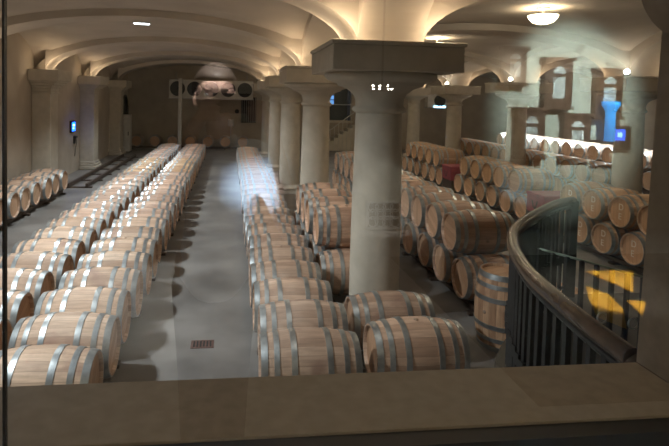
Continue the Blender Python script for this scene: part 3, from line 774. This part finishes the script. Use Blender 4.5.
def arm(s):
    c = -.01
    sh = L(c+s*.185,-.42,2.755,.062); el = L(c+s*.28,-.28,2.50,.042); wr = L(.012+s*.15,-.075,2.925,.028); pm = L(.012+s*.112,-.04,2.985,.026)
    ch = [[spine[3], sh, el, wr, pm]]
    for k, (dz, ln) in enumerate(((.045,.052), (.022,.058), (0,.055), (-.02,.045))):
        z = 2.99+dz-.005
        ch.append([pm, L(.012+s*.11,-.022,z,.0105), L(.012+s*.094,-.004,z+.004,.0095), L(.012+s*(.094-ln*.35),.008,z+.004,.0085), L(.012+s*(.094-ln*.75),.009,z+.003,.0075)])
    ch.append([pm, L(.012+s*.1,-.045,3.0,.012), L(.012+s*.075,-.04,3.02,.0105), L(.012+s*.05,-.024,3.03,.009)])
    return ch
def leg(s):
    hp = L(-.05+s*.075,-.42,2.36,.095); kn = L(-.05+s*.07,-.40,1.96,.06); an = L(-.05+s*.07,-.43,1.58,.038); toe = L(-.05+s*.09,-.27,1.535,.03); heel = L(-.05+s*.07,-.46,1.54,.034)
    return [[spine[0], hp, kn, an, toe], [an, heel]]
hb = [((hx-px, hy-py, hz-VF+.015), (.076, .096, .105)), ((hx-px, hy-py+.025, hz-VF-.06), (.056, .066, .066)), ((hx-px, hy-py+.1, hz-VF-.02), (.013, .02, .026)), ((hx-px, hy-py+.088, hz-VF+.035), (.055, .014, .012)),
      ((hx-px, hy-py+.085, hz-VF-.068), (.026, .012, .009)), ((hx-px, hy-py+.072, hz-VF-.105), (.025, .022, .018)), ((hx-px-.08, hy-py, hz-VF-.01), (.012, .02, .032)), ((hx-px+.08, hy-py, hz-VF-.01), (.012, .02, .032))]
body = mesh_obj('body', skin_mesh([spine] + arm(1) + arm(-1) + leg(1) + leg(-1), hb, .0065), M['skin'], person)
for s in (-1, 1):
    b = MB(); b.ball((hx-px+s*.03, hy-py+.082, hz-VF+.012), (.013, .01, .008), 12, 8); b.build('eye', M['paper'], body)
sc_ = [L(-.05,-.42,2.34,.158), L(-.045,-.42,2.42,.15), L(-.04,-.42,2.52,.142), L(-.02,-.43,2.66,.147), L(-.01,-.42,2.765,.122), L(-.025,-.405,2.83,.082)]
sl = []
for s in (-1, 1):
    sl.append([sc_[3], L(-.01+s*.1,-.42,2.775,.105), L(-.01+s*.185,-.42,2.76,.09), L(-.01+s*.235,-.35,2.64,.078), L(-.01+s*.272,-.29,2.54,.07)])
mesh_obj('shirt', skin_mesh([sc_] + sl, (), .009), M['shirt'], person)
tr = []
for s in (-1, 1): tr.append([L(-.05,-.42,2.31,.138), L(-.05+s*.075,-.42,2.27,.106), L(-.05+s*.07,-.40,1.96,.082), L(-.05+s*.07,-.43,1.6,.066)])
mesh_obj('trousers', skin_mesh(tr, (), .01), M['trousers'], person)
for s in (-1, 1): mesh_obj('shoe', skin_mesh([[L(-.05+s*.07,-.46,1.545,.045), L(-.05+s*.085,-.36,1.54,.045), L(-.05+s*.095,-.25,1.535,.034)]], (), .009), M['black'], person)
# short hair: cap over the skull
hm = MB(); n = 28; vs = []; fs = []; rings = 9
for i in range(rings):
    for k in range(n):
        a = 2*math.pi*k/n; front = math.sin(a)
        tmax = 1.05 if front > .3 else (1.7 if front < -.2 else 1.35)
        t = .02 + (tmax-.02)*i/(rings-1); g = 1 + .02*math.sin(k*5.1+i*2.3)
        vs.append((hx-px+.083*g*math.sin(t)*math.cos(a), hy-py-.004+.103*g*math.sin(t)*math.sin(a), hz-VF+.018+.112*g*math.cos(t)))
for i in range(rings-1):
    for k in range(n):
        l = (k+1) % n; fs.append((i*n+k, (i+1)*n+k, (i+1)*n+l, i*n+l))
fs.append(tuple(range(n))); hm.add(vs, fs, True); ho = hm.build('hair', M['hair'], person)
so = ho.modifiers.new('s', 'SOLIDIFY'); so.thickness = .012; so.offset = 1
r = empty('phone', (.012, -.012, 2.99), 'dark phone held up in both hands, reflected before the face', 'phone')
b = MB(); b.box((-.078, -.004, 0), (.078, .004, .074)); b.build('case', M['black'], r, bevel=.003)
b = MB(); b.lathe([(.001, .0055), (.006, .0055), (.007, .004)], 'Y', (-.012, 0, .06), 16); b.build('lens', M['lens'], r)

# unseen spots and fill added to light the gallery, no fixtures
light('person_key', 'SPOT', (-.75, .85, 2.80), 10000, (.74, .87, 1.0), .04, (.185, -.2, 2.69), 8, .35)
light('shoulder_rim', 'SPOT', (-.3, -.40, 4.55), 700, (.76, .88, 1.0), .05, (-.20, -.25, 2.8), 4, .5)
light('head_key', 'SPOT', (.12, .78, 4.0), 750  , (1.0, .96, .93), .04, (-.055, -.12, 3.15), 9, .6)
light('plaque_spot', 'SPOT', (4.1, -1.5, 4.6), 2000, (.86, 1.0, .92), .06, (4.15, BY, 3.1), 42, .9)
light('floor_pool', 'SPOT', (-.5, -2.6, 4.6), 430, (1.0, .97, .9), .06, (-.3, -2.1, VF), 38, .5)
light('patch_spot', 'SPOT', (3.2, -2.0, 4.6), 1300, (1.0, .9, .7), .05, (3.22, -2.05, VF), 24, .4)
light('grille_spot', 'SPOT', (1.8, -2.6, 4.4), 260, (1.0, .9, .8), .05, (1.84, BY, 1.7), 16, .5)
light('sill_fill', 'AREA', (.4, -.7, 4.55), 16, (1.0, .82, .6), .8, (.4, 1.0, 2.4))

# ------------------------------------------------------------------ camera and colour
F, PX, HY = 520.0, 290.0, 98.4
pitch, yaw, roll = R(2.5), math.atan(60/520), R(1.3)
fw = Vector((math.sin(yaw)*math.cos(pitch), math.cos(yaw)*math.cos(pitch), -math.sin(pitch)))
r0 = Vector((math.cos(yaw), -math.sin(yaw), 0)); u0 = r0.cross(fw)
rt = r0*math.cos(roll) + u0*math.sin(roll); up = u0*math.cos(roll) - r0*math.sin(roll)
cd = bpy.data.cameras.new('camera'); cam = bpy.data.objects.new('camera', cd); COL.objects.link(cam)
mt = Matrix((rt, up, -fw)).transposed().to_4x4(); mt.translation = Vector((0, 0, H)); cam.matrix_world = mt
cd.sensor_width = 36; cd.lens = F/669*36; cd.clip_start = .002; cd.clip_end = 200
cd.shift_x = (334.5-PX)/669; cd.shift_y = -(223-(HY+F*math.tan(pitch)))/669
sc = bpy.context.scene; sc.camera = cam
wd = bpy.data.worlds.new('world'); sc.world = wd; wd.use_nodes = True
wd.node_tree.nodes['Background'].inputs[0].default_value = (.05, .05, .06, 1); wd.node_tree.nodes['Background'].inputs[1].default_value = .2
vs_ = sc.view_settings; vs_.view_transform = 'Standard'; vs_.look = 'None'; vs_.gamma = 1; vs_.use_curve_mapping = False; vs_.exposure = 0.12
